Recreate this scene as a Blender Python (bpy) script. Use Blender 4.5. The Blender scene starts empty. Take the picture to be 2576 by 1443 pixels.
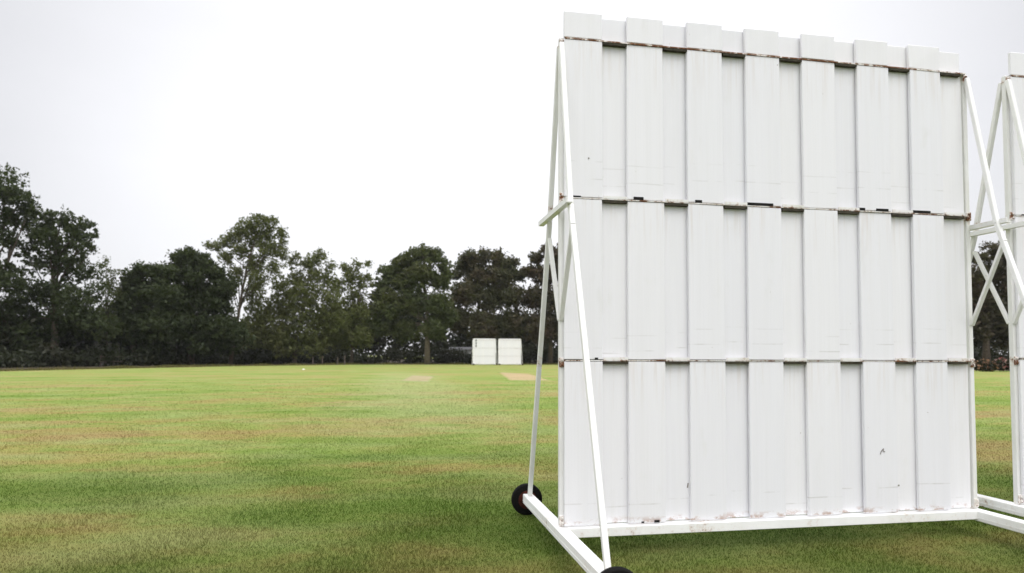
import bpy, bmesh, math, random
import numpy as np
from mathutils import Vector, Matrix

random.seed(7)
RNG = np.random.default_rng(11)
scene = bpy.context.scene
COL = scene.collection
R = math.radians

# ------------------------------------------------------------------ camera
F_PX, W_PX, H_PX = 1699.8, 2576.0, 1443.0
CAM = Vector((-1.2427, -4.8264, 1.4387))
YAW, PITCH, ROLL = 0.17995, 0.04444, 0.00327
fw = Vector((math.sin(YAW)*math.cos(PITCH), math.cos(YAW)*math.cos(PITCH), math.sin(PITCH)))
r0 = Vector((math.cos(YAW), -math.sin(YAW), 0))
u0 = r0.cross(fw)
rt = r0*math.cos(ROLL) + u0*math.sin(ROLL)
up = u0*math.cos(ROLL) - r0*math.sin(ROLL)
cd = bpy.data.cameras.new('camera')
cam = bpy.data.objects.new('camera', cd)
COL.objects.link(cam)
M = Matrix((rt, up, -fw)).transposed().to_4x4()
M.translation = CAM
cam.matrix_world = M
cd.sensor_fit = 'HORIZONTAL'
cd.sensor_width = 36.0
cd.lens = F_PX/W_PX*36.0
cd.shift_y = 98.07/W_PX
cd.clip_start = 0.05
cd.clip_end = 5000
cd.dof.use_dof = True
cd.dof.focus_distance = 5.3
cd.dof.aperture_fstop = 2.1
scene.camera = cam

FH = Vector((math.sin(YAW), math.cos(YAW), 0))
RH = Vector((math.cos(YAW), -math.sin(YAW), 0))

def spot(px, d):
    """ground position at distance d along the bearing of photo column px"""
    p = CAM + FH*d + RH*((px-1288.0)/F_PX*d)
    return Vector((p.x, p.y, 0))

def height(px, py, d):
    return 1.4387 + (896.5 + (px-1288)*0.0033 - py)/F_PX*d

# ------------------------------------------------------------------ nodes
def mat(name):
    m = bpy.data.materials.new(name)
    m.use_nodes = True
    nt = m.node_tree
    for n in list(nt.nodes):
        nt.nodes.remove(n)
    return m, nt

def N(nt, t, **kw):
    n = nt.nodes.new(t)
    for k, v in kw.items():
        if k.startswith('i_'):
            n.inputs[k[2:]].default_value = v
        else:
            setattr(n, k, v)
    return n

def link(nt, a, b):
    nt.links.new(a, b)

def ramp(nt, fac, stops):
    n = nt.nodes.new('ShaderNodeValToRGB')
    cr = n.color_ramp
    while len(cr.elements) < len(stops):
        cr.elements.new(0.5)
    for e, (p, c) in zip(cr.elements, stops):
        e.position = p
        e.color = c if len(c) == 4 else (*c, 1)
    link(nt, fac, n.inputs[0])
    return n.outputs[0]

def mix(nt, fac, a, b, blend='MIX'):
    n = nt.nodes.new('ShaderNodeMix')
    n.data_type = 'RGBA'
    n.blend_type = blend
    for s, v in ((n.inputs[0], fac), (n.inputs[6], a), (n.inputs[7], b)):
        if isinstance(v, bpy.types.NodeSocket):
            link(nt, v, s)
        elif isinstance(v, (int, float)):
            s.default_value = v
        else:
            s.default_value = (*v, 1)
    return n.outputs[2]

def math_(nt, op, a, b=None, c=None, clamp=False):
    n = nt.nodes.new('ShaderNodeMath')
    n.operation = op
    n.use_clamp = clamp
    for i, v in enumerate((a, b, c)):
        if v is None:
            continue
        if isinstance(v, bpy.types.NodeSocket):
            link(nt, v, n.inputs[i])
        else:
            n.inputs[i].default_value = v
    return n.outputs[0]

def noise(nt, vec, scale, detail=3, rough=0.55, stretch=None, offset=None):
    if stretch or offset:
        mp = N(nt, 'ShaderNodeMapping')
        mp.inputs['Scale'].default_value = stretch or (1, 1, 1)
        mp.inputs['Location'].default_value = offset or (0, 0, 0)
        link(nt, vec, mp.inputs[0])
        vec = mp.outputs[0]
    n = N(nt, 'ShaderNodeTexNoise')
    n.inputs['Scale'].default_value = scale
    n.inputs['Detail'].default_value = detail
    n.inputs['Roughness'].default_value = rough
    link(nt, vec, n.inputs['Vector'])
    return n.outputs[0]

def maprange(nt, v, a, b, c=0.0, d=1.0):
    n = N(nt, 'ShaderNodeMapRange')
    n.inputs[1].default_value = a
    n.inputs[2].default_value = b
    n.inputs[3].default_value = c
    n.inputs[4].default_value = d
    link(nt, v, n.inputs[0])
    return n.outputs[0]

def principled(nt, color, rough=0.6, spec=0.4, bump=None, bstr=0.2, bdist=0.01):
    p = N(nt, 'ShaderNodeBsdfPrincipled')
    if isinstance(color, bpy.types.NodeSocket):
        link(nt, color, p.inputs['Base Color'])
    else:
        p.inputs['Base Color'].default_value = (*color, 1)
    if isinstance(rough, bpy.types.NodeSocket):
        link(nt, rough, p.inputs['Roughness'])
    else:
        p.inputs['Roughness'].default_value = rough
    p.inputs['Specular IOR Level'].default_value = spec
    if bump is not None:
        b = N(nt, 'ShaderNodeBump')
        b.inputs['Strength'].default_value = bstr
        b.inputs['Distance'].default_value = bdist
        link(nt, bump, b.inputs['Height'])
        link(nt, b.outputs[0], p.inputs['Normal'])
    return p

def finish(nt, sh):
    o = N(nt, 'ShaderNodeOutputMaterial')
    link(nt, sh, o.inputs['Surface'])

Z0, Z1, Z2, Z3 = 0.20, 3.80, 2.60, 1.40      # sill and rail heights

def board_material():
    m, nt = mat('painted_boards')
    tc = N(nt, 'ShaderNodeTexCoord').outputs['Object']
    sep = N(nt, 'ShaderNodeSeparateXYZ'); link(nt, tc, sep.inputs[0])
    x, y, z = sep.outputs
    isl = N(nt, 'ShaderNodeNewGeometry').outputs['Random Per Island']
    g1 = noise(nt, tc, 1.0, 4, 0.6, (70, 3, 1.1))
    g2 = noise(nt, tc, 1.0, 3, 0.6, (16, 3, 0.5), (3, 1, 7))
    col = mix(nt, isl, (0.80, 0.80, 0.835), (0.835, 0.83, 0.85))
    col = mix(nt, maprange(nt, g1, 0.35, 0.75, 0, 0.14), col, (0.64, 0.64, 0.67))
    col = mix(nt, maprange(nt, g2, 0.40, 0.75, 0, 0.14), col, (0.68, 0.67, 0.65))
    # broken horizontal joint lines and scuffs a hand above every rail
    wob = noise(nt, tc, 1.3, 2, 0.5)
    brk = noise(nt, tc, 5.0, 3, 0.6, (1, 1, 0.6), (isl and 0, 4, 2))
    ids = math_(nt, 'MULTIPLY', isl, 0.16)
    for zc, amt in ((1.545, 0.20), (2.80, 0.15), (0.415, 0.22), (2.93, 0.10), (1.66, .10)):
        zz = math_(nt, 'ADD', z, math_(nt, 'MULTIPLY', math_(nt, 'SUBTRACT', wob, 0.5), 0.03))
        zz = math_(nt, 'ADD', zz, ids)
        dz = math_(nt, 'ABSOLUTE', math_(nt, 'SUBTRACT', zz, zc+0.035))
        ln = maprange(nt, dz, 0.002, 0.007, 1, 0)
        ln = math_(nt, 'MULTIPLY', ln, maprange(nt, brk, 0.46, 0.62, 0, amt*1.5), clamp=True)
        col = mix(nt, ln, col, (0.34, 0.32, 0.28))
    # stains that run down from each rail, and rusty weeping just under and above it
    run = noise(nt, tc, 1.0, 4, 0.65, (26, 4, 1.3), (2, 5, 1))
    for zr in (Z1, Z2, Z3):
        below = math_(nt, 'SUBTRACT', zr, z)
        mk = math_(nt, 'MULTIPLY', maprange(nt, below, 0.0, 0.42, 1, 0), math_(nt, 'GREATER_THAN', below, 0.0))
        mk = math_(nt, 'MULTIPLY', mk, maprange(nt, run, 0.50, 0.80, 0, 0.5))
        col = mix(nt, mk, col, (0.56, 0.47, 0.37))
    low = math_(nt, 'MULTIPLY', maprange(nt, z, Z0+0.01, Z0+0.065, 1, 0), maprange(nt, noise(nt, tc, 9, 4, 0.7, (1, 1, 1.6)), 0.50, 0.62, 0, 0.85))
    col = mix(nt, low, col, (0.36, 0.20, 0.12))
    moss = math_(nt, 'MULTIPLY', maprange(nt, noise(nt, tc, 2.3, 5, 0.65, (3, 1, 1), (9, 2, 1)), 0.60, 0.80, 0, 0.22), 1.0)
    col = mix(nt, moss, col, (0.58, 0.58, 0.50))
    chip = maprange(nt, noise(nt, tc, 38, 2, 0.5, (1, 1, 0.7)), 0.765, 0.79, 0, 0.7)
    chip = math_(nt, 'MULTIPLY', chip, maprange(nt, noise(nt, tc, 1.7, 2, 0.5, None, (7, 3, 5)), 0.5, 0.62))
    col = mix(nt, chip, col, (0.30, 0.26, 0.22))
    finish(nt, principled(nt, col, 0.55, 0.35, g1, 0.12, 0.004).outputs[0])
    return m

def steel_material(name, rust_amt=0.5, algae=0.25, rust_all=False, white=0.83):
    m, nt = mat(name)
    tc = N(nt, 'ShaderNodeTexCoord').outputs['Object']
    sep = N(nt, 'ShaderNodeSeparateXYZ'); link(nt, tc, sep.inputs[0])
    z = sep.outputs[2]
    big = noise(nt, tc, 3.0, 5, 0.65)
    fine = noise(nt, tc, 26, 5, 0.7)
    col = mix(nt, maprange(nt, big, 0.35, 0.7), (white, white, white-.01), (white-.08, white-.085, white-.11))
    col = mix(nt, maprange(nt, noise(nt, tc, 5, 4, 0.6, (1, 1, 0.35), (4, 4, 4)), 0.5, 0.75, 0, algae), col, (0.42, 0.44, 0.28))
    if rust_all:
        near = None
    else:
        near = maprange(nt, z, Z0-0.03, Z0+0.22, 1, 0)
        for zr in (Z1, Z2, Z3):
            d = math_(nt, 'ABSOLUTE', math_(nt, 'SUBTRACT', z, zr-0.02))
            near = math_(nt, 'MAXIMUM', near, maprange(nt, d, 0.03, 0.12, 0.85, 0))
        near = math_(nt, 'MAXIMUM', near, 0.12)
    th = math_(nt, 'ADD', math_(nt, 'MULTIPLY', fine, 0.55), math_(nt, 'MULTIPLY', big, 0.45))
    if near is not None:
        th = math_(nt, 'ADD', th, math_(nt, 'MULTIPLY', math_(nt, 'SUBTRACT', near, 0.6), 0.22))
    rust = maprange(nt, th, 0.60-0.10*rust_amt, 0.66-0.10*rust_amt)
    halo = maprange(nt, th, 0.52-0.10*rust_amt, 0.64-0.10*rust_amt, 0, 0.5)
    col = mix(nt, halo, col, (0.52, 0.36, 0.25))
    rc = mix(nt, maprange(nt, noise(nt, tc, 60, 3, 0.6), 0.35, 0.65), (0.055, 0.025, 0.015), (0.26, 0.105, 0.042))
    col = mix(nt, rust, col, rc)
    rough = maprange(nt, rust, 0, 1, 0.42, 0.9)
    finish(nt, principled(nt, col, rough, 0.4, fine, 0.15, 0.003).outputs[0])
    return m

def plain(name, c, rough=0.7, var=0.25, scale=20, spec=0.3):
    m, nt = mat(name)
    tc = N(nt, 'ShaderNodeTexCoord').outputs['Object']
    n = noise(nt, tc, scale, 4, 0.65)
    c2 = tuple(v*(1-var) for v in c)
    c1 = tuple(min(1, v*(1+var)) for v in c)
    finish(nt, principled(nt, mix(nt, maprange(nt, n, 0.3, 0.7), c2, c1), rough, spec, n, 0.3, 0.01).outputs[0])
    return m

def leaf_material(name, dark, light, tint=(0.10, 0.06, 0.03), tint_amt=0.0, trans=0.35):
    m, nt = mat(name)
    tc = N(nt, 'ShaderNodeTexCoord').outputs['Object']
    isl = N(nt, 'ShaderNodeNewGeometry').outputs['Random Per Island']
    cl = noise(nt, tc, 0.42, 3, 0.6)
    f = math_(nt, 'ADD', math_(nt, 'MULTIPLY', isl, 0.55), math_(nt, 'MULTIPLY', maprange(nt, cl, 0.3, 0.7), 0.45))
    col = mix(nt, f, dark, light)
    if tint_amt > 0:
        tn = maprange(nt, noise(nt, tc, 0.23, 3, 0.6, None, (5, 9, 2)), 0.42, 0.66, 0, tint_amt)
        col = mix(nt, tn, col, tint)
    d = principled(nt, col, 0.55, 0.25)
    t = N(nt, 'ShaderNodeBsdfTranslucent')
    link(nt, mix(nt, 0.5, col, (0.10, 0.13, 0.02)), t.inputs[0])
    ms = N(nt, 'ShaderNodeMixShader'); ms.inputs[0].default_value = trans
    link(nt, d.outputs[0], ms.inputs[1]); link(nt, t.outputs[0], ms.inputs[2])
    finish(nt, ms.outputs[0])
    return m

def grass_color(nt, pos):
    """shared between turf sheet and blades: patches of fresh, olive and parched turf"""
    a = noise(nt, pos, 0.30, 4, 0.55, (0.8, 1.5, 1))
    b = noise(nt, pos, 0.95, 3, 0.55, (0.8, 1.6, 1), (13, 5, 0))
    c = noise(nt, pos, 1.0, 3, 0.5, (0.07, 0.26, 1), (41, 17, 0))     # broad worn and mown bands across the view
    d = noise(nt, pos, 5.5, 3, 0.6)
    v = math_(nt, 'ADD', math_(nt, 'MULTIPLY', a, 0.36), math_(nt, 'ADD', math_(nt, 'MULTIPLY', b, 0.22), math_(nt, 'ADD', math_(nt, 'MULTIPLY', c, 0.36), math_(nt, 'MULTIPLY', d, 0.06))))
    col = ramp(nt, v, [(0.40, (0.120, 0.215, 0.026)), (0.46, (0.175, 0.255, 0.046)), (0.50, (0.235, 0.275, 0.070)),
                       (0.53, (0.290, 0.255, 0.080)), (0.59, (0.315, 0.225, 0.098))])
    pale = maprange(nt, noise(nt, pos, 0.6, 4, 0.6, (0.6, 1.6, 1), (3, 71, 0)), 0.46, 0.66, 0, 0.6)
    col = mix(nt, pale, col, (0.290, 0.345, 0.135))
    # pale mown strip running out to the worn pitch
    sp0 = N(nt, 'ShaderNodeSeparateXYZ'); link(nt, pos, sp0.inputs[0])
    wx = math_(nt, 'ADD', sp0.outputs[0], math_(nt, 'MULTIPLY', math_(nt, 'SUBTRACT', a, 0.5), 6.0))
    sx = maprange(nt, math_(nt, 'ABSOLUTE', math_(nt, 'ADD', wx, 0.2)), 1.2, 3.2, 1, 0)
    sy = math_(nt, 'MULTIPLY', maprange(nt, sp0.outputs[1], 5, 13, 0, 1), maprange(nt, sp0.outputs[1], 40, 60, 1, 0))
    col = mix(nt, math_(nt, 'MULTIPLY', math_(nt, 'MULTIPLY', sx, sy), 0.45), col, (0.33, 0.36, 0.17))
    # near turf darkened: shade round the screens and dim foreground painted into the grass
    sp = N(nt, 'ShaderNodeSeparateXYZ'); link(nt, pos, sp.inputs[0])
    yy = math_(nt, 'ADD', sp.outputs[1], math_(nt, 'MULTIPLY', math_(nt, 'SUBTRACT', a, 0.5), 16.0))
    near_shade = mix(nt, maprange(nt, v, 0.44, 0.56), (0.024, 0.058, 0.003), (0.052, 0.056, 0.008))
    col = mix(nt, maprange(nt, yy, -2.5, 6.5, 0.95, 0), col, near_shade)
    return col

def turf_material():
    m, nt = mat('mown_turf')
    pos = N(nt, 'ShaderNodeNewGeometry').outputs['Position']
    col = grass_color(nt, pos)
    f1 = noise(nt, pos, 42, 4, 0.75)
    f2 = noise(nt, pos, 160, 2, 0.7)
    col = mix(nt, maprange(nt, f1, 0.35, 0.70, 0, 0.55), col, mix(nt, 0.5, col, (0.045, 0.065, 0.012)))
    hgt = math_(nt, 'ADD', f1, math_(nt, 'MULTIPLY', f2, 0.6))
    p = principled(nt, col, 0.9, 0.06, hgt, 0.55, 0.03)
    p.inputs['Sheen Weight'].default_value = 0.22
    p.inputs['Sheen Roughness'].default_value = 0.45
    p.inputs['Sheen Tint'].default_value = (0.80, 0.85, 0.30, 1)
    finish(nt, p.outputs[0])
    return m

def blade_material():
    m, nt = mat('grass_blades')
    pos = N(nt, 'ShaderNodeNewGeometry').outputs['Position']
    isl = N(nt, 'ShaderNodeNewGeometry').outputs['Random Per Island']
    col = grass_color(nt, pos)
    col = mix(nt, maprange(nt, isl, 0, 1, 0, 0.28), col, mix(nt, 0.65, col, (0.015, 0.035, 0.003)))
    col = mix(nt, maprange(nt, isl, 0.93, 0.95, 0, 0.4), col, (0.22, 0.19, 0.08))
    d = principled(nt, col, 0.7, 0.08)
    t = N(nt, 'ShaderNodeBsdfTranslucent'); link(nt, col, t.inputs[0])
    ms = N(nt, 'ShaderNodeMixShader'); ms.inputs[0].default_value = 0.3
    link(nt, d.outputs[0], ms.inputs[1]); link(nt, t.outputs[0], ms.inputs[2])
    finish(nt, ms.outputs[0])
    return m

# ------------------------------------------------------------------ mesh helpers
def tag(o, label=None, cat=None, group=None, kind=None):
    if label: o['label'] = label
    if cat: o['category'] = cat
    if group: o['group'] = group
    if kind: o['kind'] = kind
    return o

def empty(name, loc=(0, 0, 0), rz=0):
    o = bpy.data.objects.new(name, None)
    o.empty_display_size = 0.3
    o.location = loc
    o.rotation_euler = (0, 0, rz)
    COL.objects.link(o)
    return o

def link_mesh(name, me, mats, parent=None):
    o = bpy.data.objects.new(name, me)
    for mm in (mats if isinstance(mats, (list, tuple)) else [mats]):
        me.materials.append(mm)
    COL.objects.link(o)
    if parent is not None:
        o.parent = parent
    return o

def from_bm(name, bm, mats, parent=None, smooth=False):
    me = bpy.data.meshes.new(name)
    bm.to_mesh(me); bm.free()
    if smooth:
        for p in me.polygons: p.use_smooth = True
    return link_mesh(name, me, mats, parent)

def box(bm, x0, x1, y0, y1, z0, z1, mi=0, jit=0.0, bev=0.0):
    vs = []
    for x, y, z in ((x0,y0,z0),(x1,y0,z0),(x1,y1,z0),(x0,y1,z0),(x0,y0,z1),(x1,y0,z1),(x1,y1,z1),(x0,y1,z1)):
        vs.append(bm.verts.new((x+random.uniform(-jit,jit), y+random.uniform(-jit,jit), z)))
    fs = [bm.faces.new([vs[i] for i in q]) for q in ((3,2,1,0),(4,5,6,7),(0,1,5,4),(1,2,6,5),(2,3,7,6),(3,0,4,7))]
    for f in fs: f.material_index = mi
    if bev > 0:
        es = list({e for f in fs for e in f.edges})
        bmesh.ops.bevel(bm, geom=es, offset=bev, segments=1, affect='EDGES', profile=0.5)
    return vs

def bar(bm, p, q, w, t, side=(1, 0, 0), bev=0.0, mi=0):
    """rectangular bar from p to q; w measured along 'side', t across it"""
    p, q = Vector(p), Vector(q)
    d = (q-p).normalized()
    s = Vector(side); s = (s - d*s.dot(d)).normalized()
    n = d.cross(s)
    vs = []
    for c in (p, q):
        for a, b in ((-1,-1),(1,-1),(1,1),(-1,1)):
            vs.append(bm.verts.new(c + s*(a*w/2) + n*(b*t/2)))
    fs = [bm.faces.new([vs[i] for i in k]) for k in ((3,2,1,0),(4,5,6,7),(0,1,5,4),(1,2,6,5),(2,3,7,6),(3,0,4,7))]
    for f in fs: f.material_index = mi
    bmesh.ops.recalc_face_normals(bm, faces=fs)
    if bev > 0:
        bmesh.ops.bevel(bm, geom=list({e for f in fs for e in f.edges}), offset=bev, segments=1, affect='EDGES', profile=0.5)

def tube(bm, pts, rad, seg=10, cap=True):
    rings = []
    pts = [Vector(p) for p in pts]
    for i, p in enumerate(pts):
        d = (pts[min(i+1, len(pts)-1)] - pts[max(i-1, 0)]).normalized()
        a = Vector((1, 0, 0)) if abs(d.x) < 0.9 else Vector((0, 1, 0))
        s = d.cross(a).normalized(); t = d.cross(s)
        rr = rad[i] if isinstance(rad, (list, tuple)) else rad
        rings.append([bm.verts.new(p + (s*math.cos(k*2*math.pi/seg) + t*math.sin(k*2*math.pi/seg))*rr) for k in range(seg)])
    for A, B in zip(rings, rings[1:]):
        for k in range(seg):
            f = bm.faces.new((A[k], A[(k+1) % seg], B[(k+1) % seg], B[k])); f.smooth = True
    if cap:
        bm.faces.new(list(reversed(rings[0]))); bm.faces.new(rings[-1])

def lathe_y(bm, prof, seg=32, mi=0):
    """profile of (radius, y) revolved round the y axis"""
    rings = [[bm.verts.new((r*math.cos(k*2*math.pi/seg), y, r*math.sin(k*2*math.pi/seg))) for k in range(seg)] for r, y in prof]
    for A, B in zip(rings, rings[1:]):
        for k in range(seg):
            f = bm.faces.new((A[k], A[(k+1) % seg], B[(k+1) % seg], B[k])); f.smooth = True; f.material_index = mi
    for ring in (rings[0], rings[-1]):
        bm.faces.new(ring)
    bmesh.ops.recalc_face_normals(bm, faces=bm.faces)

# ------------------------------------------------------------------ materials
MB = board_material()
MS = steel_material('painted_steel', -0.15, 0.30)
MBEAM = steel_material('painted_beam', -0.95, 0.08, False, 0.90)
MRUST = steel_material('orange_rust', 1.5, 0.4, True)
MRAIL = steel_material('rusty_rail', 0.95, 0.5, True)
MDARK = plain('dark_rot', (0.010, 0.009, 0.008), 0.9, 0.4, 40)
MTYRE = plain('black_rubber', (0.009, 0.0085, 0.008), 0.85, 0.35, 60, 0.1)
MHUB = plain('rusty_red_hub', (0.055, 0.013, 0.009), 0.8, 0.5, 30, 0.15)
MBARK = plain('bark', (0.085, 0.068, 0.050), 0.9, 0.45, 6)
MBARKP = plain('pale_bark', (0.15, 0.125, 0.095), 0.9, 0.4, 5)
MOLD = plain('weathered_wood', (0.10, 0.080, 0.068), 0.9, 0.35, 14)
MWALL = plain('pale_render', (0.62, 0.62, 0.60), 0.8, 0.08, 4)
MROOF = plain('slate_roof', (0.10, 0.10, 0.105), 0.8, 0.3, 5)
MLITTER = plain('leaf_litter', (0.050, 0.036, 0.019), 0.95, 0.55, 1.6)
MBRACK = steel_material('rusty_bracket', 0.75, 0.4)
MSHADE = plain('shade_and_grime', (0.050, 0.044, 0.030), 0.9, 0.5, 22)  # grime darkened to carry the shade below the rails
MTURF = turf_material()
MBLADE = blade_material()

# ------------------------------------------------------------------ sightscreen
PITCHW, CREST, NB = 0.4870, 0.292, 7
SCREEN_W = 3.49
B0 = 0.020                                        # first board edge

def panel(z0, z1, parent, gaps=(), top=False):
    bm = bmesh.new()
    for k in range(NB):
        a = B0 - 0.004 + k*PITCHW + random.uniform(-.003, .003)
        dz = random.uniform(-.004, .004)
        zt = z1 + (dz if top else -0.003)
        dy = random.uniform(-.003, .003)
        box(bm, a, a+CREST, -0.046+dy, -0.016+dy, z0+0.012, zt, jit=0.0028, bev=0.004)
        b0 = a + CREST - 0.03
        b1 = min(a + PITCHW + 0.03, SCREEN_W-0.032)
        zt = z1 - 0.015 + random.uniform(-.005, .005) if top else z1-0.003
        box(bm, b0, b1, -0.012+dy, 0.010+dy, z0+0.012, zt, jit=0.0028, bev=0.004)
    for a, b, h in gaps:                          # black rotted lower edges just above the rail
        box(bm, a, b, -0.0515, -0.044, z0+0.010, z0+0.010+h, mi=1)
    return from_bm('board_panel', bm, [MB, MDARK], parent)

def rail(z, parent):
    """angle iron: thin front edge, cream lip and a dark flange, grime and underside shade painted in, between the front boards"""
    bm = bmesh.new()
    box(bm, 0.022, SCREEN_W-0.022, -0.0505, 0.028, z-(0.003 if z > 3 else 0), z+0.007)
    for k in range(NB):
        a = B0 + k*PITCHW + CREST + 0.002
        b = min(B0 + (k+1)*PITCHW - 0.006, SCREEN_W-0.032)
        box(bm, a, b, -0.0485, -0.0135, z-0.021, z-0.0005, mi=1)  # dark strip with the shade under the rail painted in
        if z < 3:
            box(bm, a, b, -0.0520, -0.043, z+0.0075, z+0.028, mi=2)
    return from_bm('rail', bm, [MRUST if z > 3 else MRAIL, MSHADE, MS], parent)

def make_screen(label, loc):
    root = empty('sightscreen', loc)
    tag(root, label, 'sightscreen', 'movable white cricket sightscreens')
    panel(Z1, 4.012, root, top=True)
    gaps = [(.074,.14,.010),(.552,.628,.022),(1.045,1.10,.020),(1.474,1.695,.020),(2.44,2.50,.020),(2.60,2.712,.020),(2.935,3.10,.020)]
    panel(Z2, Z1, root, gaps)
    panel(Z3, Z2, root, [(.245,.27,.016)])
    p4 = panel(Z0, Z3, root, [(.60,.62,.012),(.70,.74,.018)])
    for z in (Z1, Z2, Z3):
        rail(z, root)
    bm = bmesh.new()                              # sill: channel under the boards
    box(bm, 0.03, SCREEN_W-0.03, -0.075, 0.030, Z0-0.070, Z0, bev=0.004)
    from_bm('sill', bm, MBEAM, root)
    bm = bmesh.new()                              # scuff on one board
    sc = plain('scuff', (.26, .24, .22), .8, .3, 60)
    zig = [(2.592, .668), (2.600, .690), (2.622, .712), (2.618, .690), (2.634, .688)]
    for a, b in zip(zig, zig[1:]):
        bar(bm, (a[0], -.0505, a[1]), (b[0], -.0505, b[1]), .006, .002, side=(.7, 0, -.7))
    from_bm('scuff_mark', bm, sc, p4)
    for a, b, w, sd_ in (((2.742, -.0165, .409), (2.785, -.0165, .412), .012, (0, 0, 1)),
                         ((.977, -.0165, .45), (.983, -.0165, .485), .008, (1, 0, 0)),
                         ((.196, -.0505, 2.903), (.206, -.0505, 2.907), .010, (0, 0, 1))):
        bm = bmesh.new()
        bar(bm, a, b, w, .002, side=sd_)
        from_bm('scuff_mark', bm, sc, p4)
    for sx, x in ((-1, 0.0), (1, SCREEN_W)):
        bm = bmesh.new()
        px = x - 0.004*sx
        box(bm, px-0.019, px+0.019, -0.020, 0.022, Z0, Z1+0.015, bev=0.003)
        po = from_bm('post', bm, MS, root)
        for z in (Z1-0.035, Z2+0.005, Z3-0.01, Z0+0.05):   # bolted lugs where rails meet the post
            bm = bmesh.new()
            box(bm, px-0.022, px+0.022, -0.030, -0.021, z-0.035, z+0.035, bev=0.003)
            for dz in (-0.018, 0.018):
                bar(bm, (px, -0.030, z+dz), (px, -0.042, z+dz), 0.016, 0.016, bev=0.003)
            from_bm('bracket', bm, MBRACK, po)
        bm = bmesh.new()                          # base beam on the ground side: box channel
        box(bm, x-0.045, x+0.045, -1.185, 1.185, Z0-0.085, Z0-0.001, bev=0.006)
        box(bm, x-0.0475, x-0.0455, -1.18, 1.18, Z0-0.060, Z0-0.052)
        from_bm('base_beam', bm, MBEAM, root)
        for sy in (-1, 1):
            bm = bmesh.new()                      # leg kinked at the tie
            kx = x + 0.002*sx
            pts = [(kx, 0.030*sy, 3.77), (kx, (0.28 if sy < 0 else 0.34)*sy, 2.50), (kx, 1.085*sy, Z0+0.002)]
            w = 0.037
            for a, b in zip(pts, pts[1:]):
                bar(bm, a, b, w, 0.036, bev=0.004)
            from_bm('brace', bm, MBEAM if sy < 0 else MS, root)
            bm = bmesh.new()
            bar(bm, (x+0.003*sx, 0.345*sy, 2.36), (x+0.003*sx, 0.020*sy, 1.70), 0.033, 0.026, bev=0.003)
            from_bm('strut', bm, MS, root)
            w0 = bmesh.new()
            lathe_y(w0, [(0.085,-.034),(0.118,-.036),(0.122,-.031),(0.128,-.034),(0.136,-.027),(0.141,-.012),(0.142,0),(0.141,.012),(0.136,.027),(0.128,.034),(0.122,.031),(0.118,.036),(0.085,.034)])
            wh = from_bm('wheel', w0, MTYRE, root)
            wh.location = (x, 1.228*sy, 0.141)
            hb = bmesh.new()
            lathe_y(hb, [(0.018,-.046),(0.045,-.046),(0.050,-.038),(0.082,-.0355),(0.086,-.032),(0.086,.032),(0.082,.0355),(0.050,.038),(0.045,.046),(0.018,.046)], 24)
            from_bm('hub', hb, MHUB, wh)
        bm = bmesh.new()
        box(bm, x-0.022+0.03*sx, x+0.022+0.03*sx, -0.36, 0.53, 2.495, 2.505)
        box(bm, x-0.022+0.03*sx, x-0.014+0.03*sx, -0.36, 0.53, 2.505, 2.532)
        from_bm('tie_bar', bm, MS, root)
    return root

def children(o):
    return [c for c in COL.objects if c.parent == o]

def copy_tree(o, parent=None):
    c = o.copy()
    COL.objects.link(c)
    if parent is not None:
        c.parent = parent
    for ch in children(o):
        copy_tree(ch, c)
    return c

near = make_screen('large white board sightscreen filling the right half, on a wheeled white steel base', (0, 0, 0))
second = copy_tree(near)
second.location = (SCREEN_W + 0.415, 0.0, 0.02)
second['label'] = 'white sightscreen mostly cut off by the right edge of the frame'
DFAR = 102.0
pc = spot(1250.5, DFAR)
for dx, lab in ((-1, 'left one of two tiny far white sightscreens, dark patch in its upper corner'),
                (1, 'right one of two tiny far white sightscreens, wholly plain')):
    f = copy_tree(near)
    # copies turned to face the ground: origin corner is on the right seen from here
    f.rotation_euler = (0, 0, math.pi)
    f.location = (pc.x + (-0.20 if dx < 0 else 0.20 + SCREEN_W), pc.y, -0.03)
    f['label'] = lab
    if dx < 0:
        bm = bmesh.new()
        for q in range(3):
            box(bm, SCREEN_W-0.62, SCREEN_W-0.40, 0.030, 0.036, 2.72+q*0.42, 3.04+q*0.42)
        from_bm('dark_patch', bm, plain('patch_grey', (0.24, 0.25, 0.24), .8, .2, 9), f)

# ------------------------------------------------------------------ ground
def ground():
    bm = bmesh.new()
    s = 1800
    vs = [bm.verts.new(c) for c in ((-s, -s, 0), (s, -s, 0), (s, s, 0), (-s, s, 0))]
    bm.faces.new(vs)
    o = from_bm('playing_field', bm, MTURF)
    tag(o, kind='structure')
ground()

EDGE = [(-75, -40), (-60, 10), (-44, 38), (-33.5, 56.5), (-28.3, 69), (-20, 84.5), (-6.5, 99.5), (6, 102.2), (16, 102.8), (32, 99), (48, 80), (62, 58), (80, 20), (92, -30)]

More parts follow.
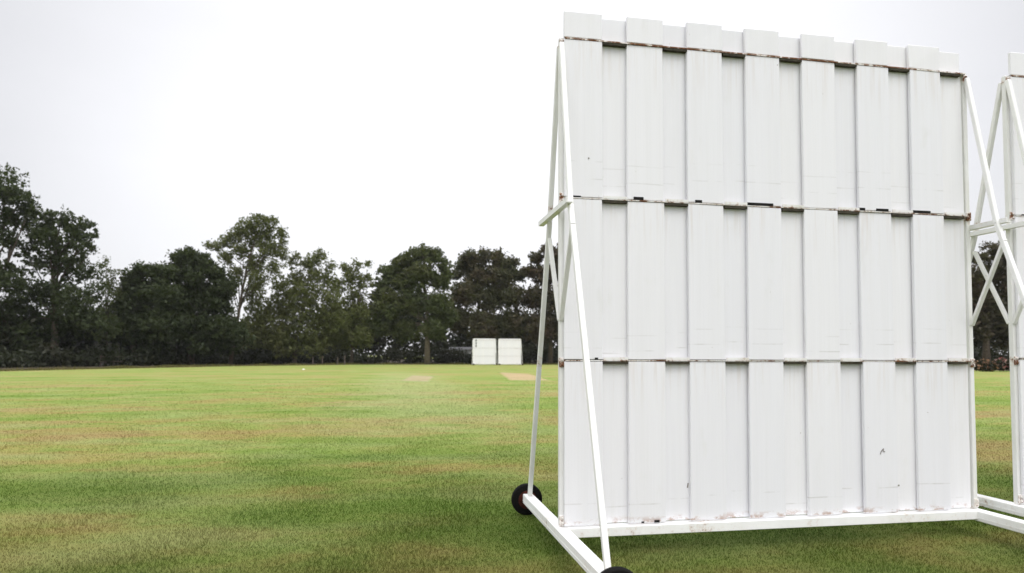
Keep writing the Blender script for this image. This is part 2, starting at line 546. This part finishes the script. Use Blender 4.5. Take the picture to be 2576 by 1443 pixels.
def woodland_floor():
    """bare, leaf strewn ground beyond the mown edge"""
    bm = bmesh.new()
    inn, out = [], []
    pts = []
    for (a, b) in zip(EDGE, EDGE[1:]):
        L = math.dist(a, b); n = max(2, int(L/1.0))
        for i in range(n):
            t = i/n
            pts.append((a[0]+(b[0]-a[0])*t, a[1]+(b[1]-a[1])*t))
    for x, y in pts:
        r = math.hypot(x-5, y-35)
        ux, uy = (x-5)/r, (y-35)/r
        j = random.uniform(-.5, .5)
        inn.append(bm.verts.new((x+ux*j, y+uy*j, 0.004)))
        out.append(bm.verts.new((x+ux*140, y+uy*140, 0.004)))
    for i in range(len(pts)-1):
        bm.faces.new((inn[i], inn[i+1], out[i+1], out[i]))
    bmesh.ops.recalc_face_normals(bm, faces=bm.faces)
    o = from_bm('woodland_floor', bm, MLITTER)
    tag(o, kind='structure')
woodland_floor()

def clay_material(name, c, c2):
    m, nt = mat(name)
    pos = N(nt, 'ShaderNodeNewGeometry').outputs['Position']
    n = noise(nt, pos, 0.55, 5, 0.65, (1, .5, 1))
    f = noise(nt, pos, 2.4, 4, 0.65, (1, .45, 1))
    col = mix(nt, maprange(nt, n, 0.38, 0.62), c, c2)
    at = N(nt, 'ShaderNodeAttribute', attribute_name='wear').outputs['Fac']
    w = maprange(nt, math_(nt, 'ADD', at, math_(nt, 'MULTIPLY', math_(nt, 'SUBTRACT', f, 0.5), 0.8)), 0.1, 0.75)
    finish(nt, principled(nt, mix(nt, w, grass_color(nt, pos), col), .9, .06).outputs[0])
    return m

def strip(name, corners, m):
    """worn turf: bare in the middle, grass creeping in from the rim"""
    bm = bmesh.new()
    cx = sum(c[0] for c in corners)/4; cy = sum(c[1] for c in corners)/4
    rim = []
    for (a, b) in zip(corners, corners[1:]+corners[:1]):
        n = max(3, int(math.dist(a, b)/0.5))
        rim += [(a[0]+(b[0]-a[0])*i/n, a[1]+(b[1]-a[1])*i/n) for i in range(n)]
    lay = bm.verts.layers.float.new('wear')
    rings = []
    for k, w in ((1.14, 0.0), (0.70, 1.0), (0.25, 1.0)):
        ring = []
        for x, y in rim:
            v = bm.verts.new((cx+(x-cx)*k, cy+(y-cy)*k, 0.004)); v[lay] = w
            ring.append(v)
        rings.append(ring)
    for A, B in zip(rings, rings[1:]):
        for i in range(len(A)):
            bm.faces.new((A[i], A[(i+1) % len(A)], B[(i+1) % len(A)], B[i]))
    bm.faces.new(rings[-1])
    for f in bm.faces:
        f.normal_update()
        if f.normal.z < 0: f.normal_flip()
    o = from_bm(name, bm, m)
    tag(o, kind='structure')
strip('pitch_strip', [(-.55, 33.6), (.85, 32.2), (1.8, 41.8), (.4, 43.8)], clay_material('worn_pitch', (.37, .31, .19), (.32, .28, .15)))
strip('pitch_strip', [(5.6, 33.5), (7.9, 33.0), (9.6, 47.0), (8.1, 52.5)], clay_material('bare_pitch', (.41, .31, .18), (.36, .29, .15)))

# near turf blades (uncountable): density falls with distance
def blades():
    n = 700000
    u = RNG.random(n)
    d = 2.6*(52/2.6)**u                         # log spread keeps the picture density even, thinning out far away
    d = d[RNG.random(n) < np.clip((52-d)/40, 0, 1)**1.5]
    n = len(d)
    ang = (RNG.random(n)-0.5)*2*R(44)
    # bearings measured from camera yaw
    bx = CAM.x + d/np.cos(ang)*np.sin(ang+YAW)
    by = CAM.y + d/np.cos(ang)*np.cos(ang+YAW)
    h = RNG.uniform(.011, .026, n)*(0.75+0.5*np.sin(bx*1.9+np.cos(by*1.3))**2)
    w = RNG.uniform(.0013, .0024, n)*(0.6+np.minimum(d, 30)*0.14)
    th = RNG.random(n)*2*np.pi
    lean = RNG.uniform(0.2, 1.0, n)*h
    la = RNG.random(n)*2*np.pi
    co = np.empty((n, 3, 3), np.float32)
    co[:, 0] = np.stack([bx-np.cos(th)*w, by-np.sin(th)*w, np.zeros(n)], 1)
    co[:, 1] = np.stack([bx+np.cos(th)*w, by+np.sin(th)*w, np.zeros(n)], 1)
    co[:, 2] = np.stack([bx+np.cos(la)*lean, by+np.sin(la)*lean, h], 1)
    me = bpy.data.meshes.new('turf_grass')
    poly_mesh(me, co.reshape(-1, 3), n, 3)
    o = link_mesh('turf_grass', me, MBLADE)
    tag(o, 'short mown grass blades of the near outfield', 'grass', kind='stuff')

def poly_mesh(me, co, n, k):
    me.vertices.add(len(co)); me.vertices.foreach_set('co', co.astype(np.float32).ravel())
    me.loops.add(n*k); me.loops.foreach_set('vertex_index', np.arange(n*k, dtype=np.int32))
    me.polygons.add(n)
    me.polygons.foreach_set('loop_start', np.arange(0, n*k, k, dtype=np.int32))
    me.polygons.foreach_set('loop_total', np.full(n, k, np.int32))
    me.update(calc_edges=True)
blades()

# ------------------------------------------------------------------ foliage
def leaf_quads(P, size, up_bias=0.3):
    """diamond leaf sprays at points P; returns (4n,3)"""
    n = len(P)
    nrm = RNG.normal(size=(n, 3)); nrm[:, 2] += up_bias
    nrm /= np.linalg.norm(nrm, axis=1)[:, None]
    a = RNG.normal(size=(n, 3))
    a -= nrm*(a*nrm).sum(1)[:, None]; a /= np.linalg.norm(a, axis=1)[:, None]
    b = np.cross(nrm, a)
    s = (size*RNG.uniform(.55, 1.25, n))[:, None]
    w = s*RNG.uniform(.35, .6, n)[:, None]
    q = np.empty((n, 4, 3))
    q[:, 0] = P - a*s; q[:, 1] = P + b*w + nrm*s*.15; q[:, 2] = P + a*s; q[:, 3] = P - b*w + nrm*s*.15
    return q.reshape(-1, 3)

def fill_points(c, r, n):
    """open, lacy lobe: small sprays through the whole volume"""
    k = max(8, int(n/6))
    v = RNG.normal(size=(k, 3)); v /= np.linalg.norm(v, axis=1)[:, None]
    cc = np.array(c) + v*(r*1.30*RNG.random(k)**0.42)[:, None]
    idx = RNG.integers(0, k, n)
    return cc[idx] + RNG.normal(size=(n, 3))*np.array([.20, .20, .15])

def lobe_points(c, r, n, clump=0.34):
    """points gathered in small sprays near the shell of a lobe, with loose strays outside it"""
    k = max(5, int(n/11))
    v = RNG.normal(size=(k, 3)); v /= np.linalg.norm(v, axis=1)[:, None]
    v[:, 2] *= 0.92
    rad = r*np.clip(RNG.normal(0.74, 0.24, k), 0.1, 1.22)
    cc = np.array(c) + v*rad[:, None]
    idx = RNG.integers(0, k, n)
    return cc[idx] + RNG.normal(size=(n, 3))*(clump*r**.5*.62)*np.array([1, 1, .7])

LEAF = {
 'dark':  leaf_material('leaves_dark', (0.020, 0.031, 0.011), (0.056, 0.072, 0.026), trans=.3),
 'mid':   leaf_material('leaves_mid', (0.042, 0.060, 0.020), (0.108, 0.128, 0.046), (0.108, 0.094, 0.040), .4, .35),
 'light': leaf_material('leaves_light', (0.078, 0.096, 0.030), (0.185, 0.200, 0.070), (0.13, 0.115, 0.060), .4, .45),
 'brown': leaf_material('leaves_brown', (0.044, 0.048, 0.024), (0.098, 0.096, 0.048), (0.105, 0.072, 0.046), .8, .35),
 'red':   leaf_material('leaves_red', (0.044, 0.040, 0.026), (0.090, 0.078, 0.048), (0.095, 0.058, 0.044), .8, .35),
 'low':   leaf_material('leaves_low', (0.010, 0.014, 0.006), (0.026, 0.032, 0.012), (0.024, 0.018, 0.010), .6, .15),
}

def tree(name, label, d, trunk_px, lobes, kind, dens=1.0, size=0.30, depth=0.8, trunk_r=0.35, bark=None, path=None, layers=2, airy=False):
    base = spot(trunk_px, d)
    root = empty(name, base)
    tag(root, label, 'tree', 'trees round the far edge of the field')
    P, centres = [], []
    for (px, py, rp) in lobes:
        r = rp/F_PX*d
        c = spot(px, d); c.z = max(height(px, py, d), r*0.6)
        for k in range(layers):
            off = FH*((RNG.random()-0.5)*2*depth*max(r*1.5, 1.4)) if k else FH*(RNG.normal()*0.3*r)
            cc = c + off - base
            rr = r*(1.0 if k == 0 else RNG.uniform(.75, .98))
            n = int(np.clip(260*rr*rr*dens, 25, 3600))
            P.append(fill_points(cc, rr, n) if airy else lobe_points(cc, rr, n))
            if k == 0: centres.append((cc, rr))
    P = np.concatenate(P)
    P = P[P[:, 2] > 0.3]
    me = bpy.data.meshes.new('crown')
    q = leaf_quads(P, size)
    poly_mesh(me, q, len(P), 4)
    link_mesh('crown', me, LEAF[kind], root)
    # trunk and limbs
    bm = bmesh.new()
    top = max(centres, key=lambda t: t[0].z)
    if path:
        pts = []
        for px, py in path:
            c = spot(px, d); c.z = max(height(px, py, d), 0)
            pts.append(c - base)
        pts[0].z = -0.1
    else:
        zc = top[0].z*0.62
        pts = [Vector((0, 0, -0.1)), Vector((.05, 0, zc*.35)), Vector((top[0].x*.25, top[0].y*.25, zc*.7)), Vector((top[0].x*.55, top[0].y*.55, zc*1.15))]
    m = len(pts)
    tube(bm, pts, [trunk_r*(1.25 if i == 0 else 1-0.62*i/(m-1)) for i in range(m)], 9)
    for cc, rr in centres[::max(1, len(centres)//14)]:
        f = random.uniform(.42, .9)
        i = min(m-2, int(f*(m-1)))
        st = pts[i].lerp(pts[i+1], f*(m-1)-i)
        if st.z > cc.z - .3: st = pts[max(0, m//2-1)].lerp(pts[m//2], .5)
        md = st.lerp(cc, .55) + Vector((random.uniform(-.4, .4), random.uniform(-.4, .4), random.uniform(-.1, .5)))
        r1 = trunk_r*random.uniform(.22, .38)
        tube(bm, [st, md, cc], [r1, r1*.6, r1*.22], 6)
    from_bm('trunk', bm, bark or MBARK, root)
    return root

tree('broadleaf_tree', 'tall dark tree cut off by the left edge of the frame, highest of all', 78, -30,
 [(0,475,34),(-45,455,60),(38,500,32),(62,522,22),(20,545,36),(-55,560,80),(12,600,22),(-70,680,80),(22,690,36),(60,725,42),(18,765,46),(-50,800,80),(5,830,55),(50,850,40)],
 'dark', .55, .25, trunk_r=.55, depth=.9)
tree('broadleaf_tree', 'big ragged dark tree second from the left edge, with gaps of sky in its crown', 80, 132,
 [(112,555,34),(150,556,30),(180,572,30),(215,566,16),(226,590,12),(85,590,34),(140,605,44),(200,612,34),(222,632,14),(95,655,36),(160,660,46),(62,625,24),(205,690,32),(150,735,50),(95,745,38),(225,745,40),(190,790,46),(70,805,50),(140,815,56),(225,800,40),(262,826,30),(20,620,9),(35,640,9)],
 'dark', .52, .25, trunk_r=.42, path=[(140,925),(138,850),(134,760),(128,690),(140,610)], depth=.8)
tree('broadleaf_tree', 'thin wispy little tree filling the dip beside the ragged dark tree', 86, 268,
 [(254,652,8),(262,676,12),(282,690,14),(262,715,18),(284,742,22),(268,790,30),(288,835,34)], 'mid', .7, .20, airy=True, trunk_r=.16)
tree('broadleaf_tree', 'low dense almost black tree between the wispy tree and the taller dark one', 88, 336,
 [(354,682,22),(328,704,26),(388,692,28),(418,684,22),(310,735,26),(360,740,46),(410,742,44),(325,775,40),(350,815,54),(415,820,52),(300,830,38),(380,862,44)],
 'dark', 1.1, .27, trunk_r=.45)
tree('broadleaf_tree', 'dense dark tree with a blunt top just left of the tall airy tree', 92, 480,
 [(448,652,24),(478,650,26),(506,662,22),(430,690,28),(488,700,40),(538,690,26),(460,758,50),(530,760,48),(570,722,30),(490,828,54),(560,830,44),(435,815,44),(590,850,36),(520,862,40)],
 'dark', 1.1, .28, trunk_r=.45)
tree('airy_tree', 'tall airy pale tree standing above its neighbours on a thin leaning bare trunk', 95, 580,
 [(650,562,18),(680,562,15),(622,570,18),(594,588,20),(562,606,16),(540,622,12),(518,618,9),(702,586,14),(640,602,22),(606,632,22),(670,626,24),(566,650,16),(706,638,14),(636,666,22),(690,676,17),(592,688,16),(648,706,20),(668,590,14),(708,610,9)],
 'light', 1.5, .20, airy=True, trunk_r=.26, bark=MBARK, path=[(580,922),(588,860),(598,800),(606,740),(616,680),(634,610)], depth=.7)
tree('airy_tree', 'light green loose tree right of the tall airy one, with upright feathery tips', 100, 742,
 [(806,648,16),(784,658,16),(764,664,14),(742,648,10),(728,664,11),(830,668,11),(786,694,24),(742,700,20),(822,702,20),(712,722,22),(764,742,36),(822,750,32),(704,772,34),(762,800,42),(830,808,36),(690,830,36),(656,792,36),(640,745,22),(640,840,34),(720,860,36),(790,862,34)],
 'light', 1.10, .22, airy=True, trunk_r=.28, depth=.8)
tree('broadleaf_tree', 'narrow pale green tree squeezed in left of the round domed tree', 104, 885,
 [(896,670,12),(924,667,8),(866,674,13),(882,702,20),(916,708,17),(850,722,18),(892,745,26),(860,790,28),(906,790,26),(876,838,34),(910,850,28),(846,850,28)],
 'light', 1.15, .22, airy=True, trunk_r=.24)
tree('broadleaf_tree', 'broad round-domed dark green tree on a clear straight trunk, left of the far screens', 106, 1075,
 [(1062,642,24),(1090,644,22),(1034,651,24),(1004,666,24),(974,686,22),(1112,666,20),(1122,692,16),(1060,690,40),(1010,712,36),(960,722,24),(1108,712,26),(946,748,18),(980,770,40),(1040,762,40),(1104,768,36),(960,820,36),(1020,832,36),(1095,830,32),(1130,800,24)],
 'mid', 1.05, .28, trunk_r=.42, bark=MBARKP, path=[(1075,918),(1075,850),(1074,780),(1066,720),(1058,670)])
tree('broadleaf_tree', 'broad brownish green tree directly above and behind the far white screens', 112, 1240,
 [(1180,650,22),(1215,646,22),(1250,650,22),(1162,668,20),(1284,665,20),(1148,692,14),(1200,692,40),(1260,695,40),(1308,692,20),(1170,742,38),(1232,750,40),(1290,750,36),(1152,808,36),(1220,822,44),(1290,816,40)],
 'brown', 1.0, .29, trunk_r=.4)
tree('broadleaf_tree', 'reddish brown tree half hidden by the left edge of the large screen', 110, 1385,
 [(1376,634,20),(1402,644,28),(1348,652,18),(1330,684,18),(1372,692,34),(1422,680,38),(1350,752,36),(1412,760,40),(1360,828,40),(1424,830,40)],
 'red', 1.0, .29, trunk_r=.4)
tree('broadleaf_tree', 'dark brownish tree seen through the gap between the two near sightscreens', 76, 2480,
 [(2500,632,24),(2532,652,30),(2468,655,18),(2500,690,40),(2448,724,36),(2545,740,40),(2490,772,44),(2450,820,42),(2532,832,44),(2404,704,46),(2590,684,50),(2605,766,50),(2392,800,50),(2570,842,46)],
 'red', 1.0, .25, trunk_r=.42)

def mass(name, label, cat, line, hfun, thick, n, size, kind, clumpr=1.3):
    """an uncountable belt of leaves along a polyline"""
    seg = [(Vector((*a, 0)), Vector((*b, 0))) for a, b in zip(line, line[1:])]
    L = np.array([(b-a).length for a, b in seg]); pr = L/L.sum()
    k = n//26
    si = RNG.choice(len(seg), k, p=pr); t = RNG.random(k)
    C = np.empty((k, 3))
    for i in range(k):
        a, b = seg[si[i]]
        p = a.lerp(b, t[i])
        nn = Vector((p.x-5, p.y-35, 0)).normalized()
        p = p + nn*RNG.uniform(0, thick)
        H = hfun(p)
        C[i] = (p.x, p.y, H*RNG.random()**.8)
    idx = RNG.integers(0, k, n)
    P = C[idx] + RNG.normal(size=(n, 3))*clumpr*np.array([.5, .5, .36])
    P = P[P[:, 2] > .05]
    me = bpy.data.meshes.new(name)
    poly_mesh(me, leaf_quads(P, size), len(P), 4)
    o = link_mesh(name, me, LEAF[kind])
    tag(o, label, cat, kind='stuff')

def offset(line, s):
    out = []
    for x, y in line:
        r = math.hypot(x-5, y-35)
        out.append((x+(x-5)/r*s, y+(y-35)/r*s))
    return out
belt = EDGE[2:-2]
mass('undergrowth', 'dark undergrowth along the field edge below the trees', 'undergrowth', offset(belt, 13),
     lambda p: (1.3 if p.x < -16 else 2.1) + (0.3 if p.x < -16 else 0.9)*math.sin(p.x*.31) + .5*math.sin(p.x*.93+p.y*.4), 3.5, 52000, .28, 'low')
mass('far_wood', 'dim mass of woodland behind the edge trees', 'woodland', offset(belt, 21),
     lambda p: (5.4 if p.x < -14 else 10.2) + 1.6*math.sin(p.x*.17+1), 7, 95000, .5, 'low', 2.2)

def fringe():
    n = 42000
    segs = [(np.array(a), np.array(b)) for a, b in zip(belt, belt[1:])]
    L = np.array([np.linalg.norm(b-a) for a, b in segs])
    si = RNG.choice(len(segs), n, p=L/L.sum()); t = RNG.random(n)[:, None]
    A = np.array([q[0] for q in segs])[si]; B = np.array([q[1] for q in segs])[si]
    p = A+(B-A)*t
    out = p-np.array([5, 35]); out /= np.linalg.norm(out, axis=1)[:, None]
    p = p + out*(RNG.exponential(1.0, n)-0.35)[:, None]
    h = RNG.uniform(.05, .30, n)*(0.5+0.8*np.sin(p[:, 0]*.6+np.sin(p[:, 1]*.35))**2)
    w = RNG.uniform(.02, .05, n); th = RNG.random(n)*2*np.pi
    co = np.empty((n, 3, 3))
    z = np.zeros(n)
    co[:, 0] = np.stack([p[:, 0]-np.cos(th)*w, p[:, 1]-np.sin(th)*w, z], 1)
    co[:, 1] = np.stack([p[:, 0]+np.cos(th)*w, p[:, 1]+np.sin(th)*w, z], 1)
    co[:, 2] = np.stack([p[:, 0]+RNG.normal(size=n)*.06, p[:, 1]+RNG.normal(size=n)*.06, h], 1)
    me = bpy.data.meshes.new('rough_grass'); poly_mesh(me, co.reshape(-1, 3), n, 3)
    m, nt = mat('rough_grass'); isl = N(nt, 'ShaderNodeNewGeometry').outputs['Random Per Island']
    finish(nt, principled(nt, mix(nt, isl, (.075, .085, .022), (.17, .145, .055)), .8, .08).outputs[0])
    o = link_mesh('rough_grass', me, m)
    tag(o, 'unmown olive grass along the far edge of the field', 'grass', kind='stuff')
fringe()

# ------------------------------------------------------------------ small things at the far edge
def shed(px, d, w, h0, h1, label):
    b = spot(px, d)
    root = empty('shed', b, -YAW)
    tag(root, label, 'shed')
    bm = bmesh.new(); box(bm, -w/2, w/2, 0, 3.0, 0, h0)
    from_bm('wall', bm, MWALL, root)
    bm = bmesh.new()
    vs = [bm.verts.new(c) for c in ((-w/2-.2,-.25,h0),(w/2+.2,-.25,h0),(w/2+.2,3.25,h0),(-w/2-.2,3.25,h0),(-w/2-.2,1.5,h1),(w/2+.2,1.5,h1))]
    for q in ((0,1,5,4),(2,3,4,5),(3,0,4),(1,2,5),(3,2,1,0)): bm.faces.new([vs[i] for i in q])
    from_bm('roof', bm, MROOF, root)
    bm = bmesh.new(); box(bm, -w*.1, w*.12, -.04, -.002, .05, 1.95)
    from_bm('door', bm, MOLD, root)

shed(228, 87, 4.2, 2.9, 3.3, 'small pale shed glimpsed under the dark trees at left')
shed(1160, 124, 4.2, 2.5, 3.0, 'small pale shed glimpsed under the trees left of the far screens')

# rail fence below the left trees
fa, fb = spot(255, 80), spot(345, 86)
fr = empty('wooden_fence', fa, math.atan2(fb.y-fa.y, fb.x-fa.x))
tag(fr, 'dark weathered post and rail fence in the shade below the left trees', 'fence')
FL = (fb-fa).length
for k in range(4):
    bm = bmesh.new(); x = k*FL/3
    box(bm, x-.06, x+.06, -.05, .05, -.05, 1.35, bev=.01)
    from_bm('post', bm, MOLD, fr)
for z in (.55, 1.15):
    bm = bmesh.new(); box(bm, -.2, FL+.2, -.085, -.052, z-.06, z+.06, bev=.008)
    from_bm('rail', bm, MOLD, fr)

for k, (px, hh, lab) in enumerate(((788, 1.05, 'short weathered post, leftmost of four below the light green tree'),
                        (812, 1.25, 'short weathered post, second from the left of four below the light green tree'),
                        (850, 1.1, 'short weathered post, third from the left of four below the light green tree'),
                        (868, 1.35, 'short weathered post, rightmost of four below the light green tree'))):
    b = spot(px, 98.5)
    bm = bmesh.new()
    w = .16
    box(bm, -w/2, w/2, -w/2, w/2, -.05, hh, bev=.02)
    box(bm, -w/2-.025, w/2+.025, -w/2-.025, w/2+.025, hh, hh+.06, bev=.012)
    o = from_bm('wooden_post', bm, MOLD); o.location = b
    tag(o, lab, 'post', 'short posts at the field edge')

# little white stake beside the domed tree, and a flat marker on the grass
MW = plain('white_plastic', (.78, .78, .74), .6, .05, 9)
b = spot(1217-12, 101)
bm = bmesh.new(); tube(bm, [(0, 0, -.05), (0, 0, .55), (0, 0, .62)], [.05, .05, .015], 8)
o = from_bm('boundary_stake', bm, MW); o.location = b
tag(o, 'short white stake at the field edge just left of the far screens', 'stake')
b = spot(765, 66)
bm = bmesh.new()
tube(bm, [(0, 0, 0.0), (0, 0, .015), (0, 0, .03), (0, 0, .07), (0, 0, .085)], [.15, .15, .12, .06, .03], 14)
o = from_bm('boundary_marker', bm, MW); o.location = b
tag(o, 'low white cone marker lying on the grass far out on the left', 'marker')

# flowering shrubs seen between the two near screens
def flower_shrub(px, d, w, h, label, fc):
    b = spot(px, d)
    root = empty('flowering_shrub', b)
    tag(root, label, 'shrub', 'flowering shrubs at the right field edge')
    P = np.concatenate([lobe_points((RNG.normal()*w*.3, RNG.normal()*.3, h*.5), w*.36, 260, .25) for _ in range(5)])
    P = P[(P[:, 2] > .05)]
    me = bpy.data.meshes.new('foliage'); poly_mesh(me, leaf_quads(P, .14), len(P), 4)
    link_mesh('foliage', me, LEAF['low'], root)
    k = 110
    Q = P[RNG.integers(0, len(P), k)] + np.array([0, -.12, .06])
    Q = np.concatenate([Q+RNG.normal(size=Q.shape)*.05 for _ in range(5)])
    me = bpy.data.meshes.new('blossom'); poly_mesh(me, leaf_quads(Q, .12), len(Q), 4)
    m, nt = mat('petals'); isl = N(nt, 'ShaderNodeNewGeometry').outputs['Random Per Island']
    finish(nt, principled(nt, mix(nt, isl, fc[0], fc[1]), .6, .2).outputs[0])
    link_mesh('blossom', me, m, root)
flower_shrub(2484, 67, 1.5, 1.0, 'low shrub with brownish orange blossom seen in the gap between the near screens', ((.22, .11, .06), (.34, .20, .12)))
flower_shrub(2522, 67.5, 1.7, 1.4, 'low shrub with red and pale pink blossom seen between the near screens', ((.22, .03, .03), (.46, .32, .28)))

# ------------------------------------------------------------------ light
SUN_EL, SUN_AZ = R(58), YAW + R(180-38)           # veiled sun behind the camera, to the right
sd = bpy.data.lights.new('sun', 'SUN')
sd.energy = 0.6
sd.angle = R(30)
sd.color = (1.0, 0.98, 0.95)
so = bpy.data.objects.new('sun', sd); COL.objects.link(so)
to_sun = Vector((math.sin(SUN_AZ)*math.cos(SUN_EL), math.cos(SUN_AZ)*math.cos(SUN_EL), math.sin(SUN_EL)))
so.rotation_euler = to_sun.to_track_quat('Z', 'Y').to_euler()

wd = bpy.data.worlds.new('World'); scene.world = wd
wd.use_nodes = True
nt = wd.node_tree
for n in list(nt.nodes): nt.nodes.remove(n)
sky = N(nt, 'ShaderNodeTexSky'); sky.sky_type = 'NISHITA'; sky.sun_disc = False
sky.sun_elevation = SUN_EL; sky.sun_rotation = SUN_AZ
sky.dust_density = 4; sky.air_density = 1.0
tc = N(nt, 'ShaderNodeTexCoord').outputs['Generated']
nrm = N(nt, 'ShaderNodeVectorMath', operation='NORMALIZE'); link(nt, tc, nrm.inputs[0])
dot = N(nt, 'ShaderNodeVectorMath', operation='DOT_PRODUCT')
link(nt, nrm.outputs[0], dot.inputs[0])
g = Vector((math.sin(YAW)*math.cos(R(14)), math.cos(YAW)*math.cos(R(14)), math.sin(R(14))))
dot.inputs[1].default_value = g
cl = noise(nt, nrm.outputs[0], 1.7, 4, 0.5, (1, 1, 2.2))
# cloud deck: bright patch ahead, greyer to the sides, lifted again behind the camera
ahead = maprange(nt, dot.outputs['Value'], 0.71, 0.99, 4.8, 7.1)
ahead.node.interpolation_type = 'SMOOTHSTEP'
behind = maprange(nt, dot.outputs['Value'], 0.74, 0.20, 0.0, 3.2)
sepn = N(nt, 'ShaderNodeSeparateXYZ'); link(nt, nrm.outputs[0], sepn.inputs[0])
zen = maprange(nt, sepn.outputs[2], 0.45, 0.92, 0.0, 9.0)      # an overcast sky is brightest overhead
lum = math_(nt, 'ADD', math_(nt, 'ADD', ahead, behind), zen)
lum = math_(nt, 'MULTIPLY', lum, maprange(nt, cl, 0.3, 0.7, 0.95, 1.05))
cloud = N(nt, 'ShaderNodeCombineColor')
for i, k in enumerate((1.0, 1.0, 1.03)):
    link(nt, math_(nt, 'MULTIPLY', lum, k), cloud.inputs[i])
mx = mix(nt, 0.92, sky.outputs[0], cloud.outputs[0])
bg = N(nt, 'ShaderNodeBackground'); bg.inputs['Strength'].default_value = 0.1
link(nt, mx, bg.inputs[0])
wo = N(nt, 'ShaderNodeOutputWorld'); link(nt, bg.outputs[0], wo.inputs[0])

hz = bmesh.new()
box(hz, -330, 330, -120, 330, -1.0, 40.0)
hm, hnt = mat('thin_haze')
pv = N(hnt, 'ShaderNodeVolumePrincipled')
pv.inputs['Color'].default_value = (0.86, 0.88, 0.90, 1)
pv.inputs['Density'].default_value = 0.00014
ho = N(hnt, 'ShaderNodeOutputMaterial'); link(hnt, pv.outputs[0], ho.inputs['Volume'])
hz_o = from_bm('haze', hz, hm)
tag(hz_o, 'thin pale haze over the field', 'haze', kind='stuff')

scene.view_settings.view_transform = 'Standard'
scene.view_settings.look = 'None'
scene.view_settings.exposure = 0.66
scene.view_settings.gamma = 1
scene.view_settings.use_curve_mapping = False
scene.cycles.max_bounces = 6
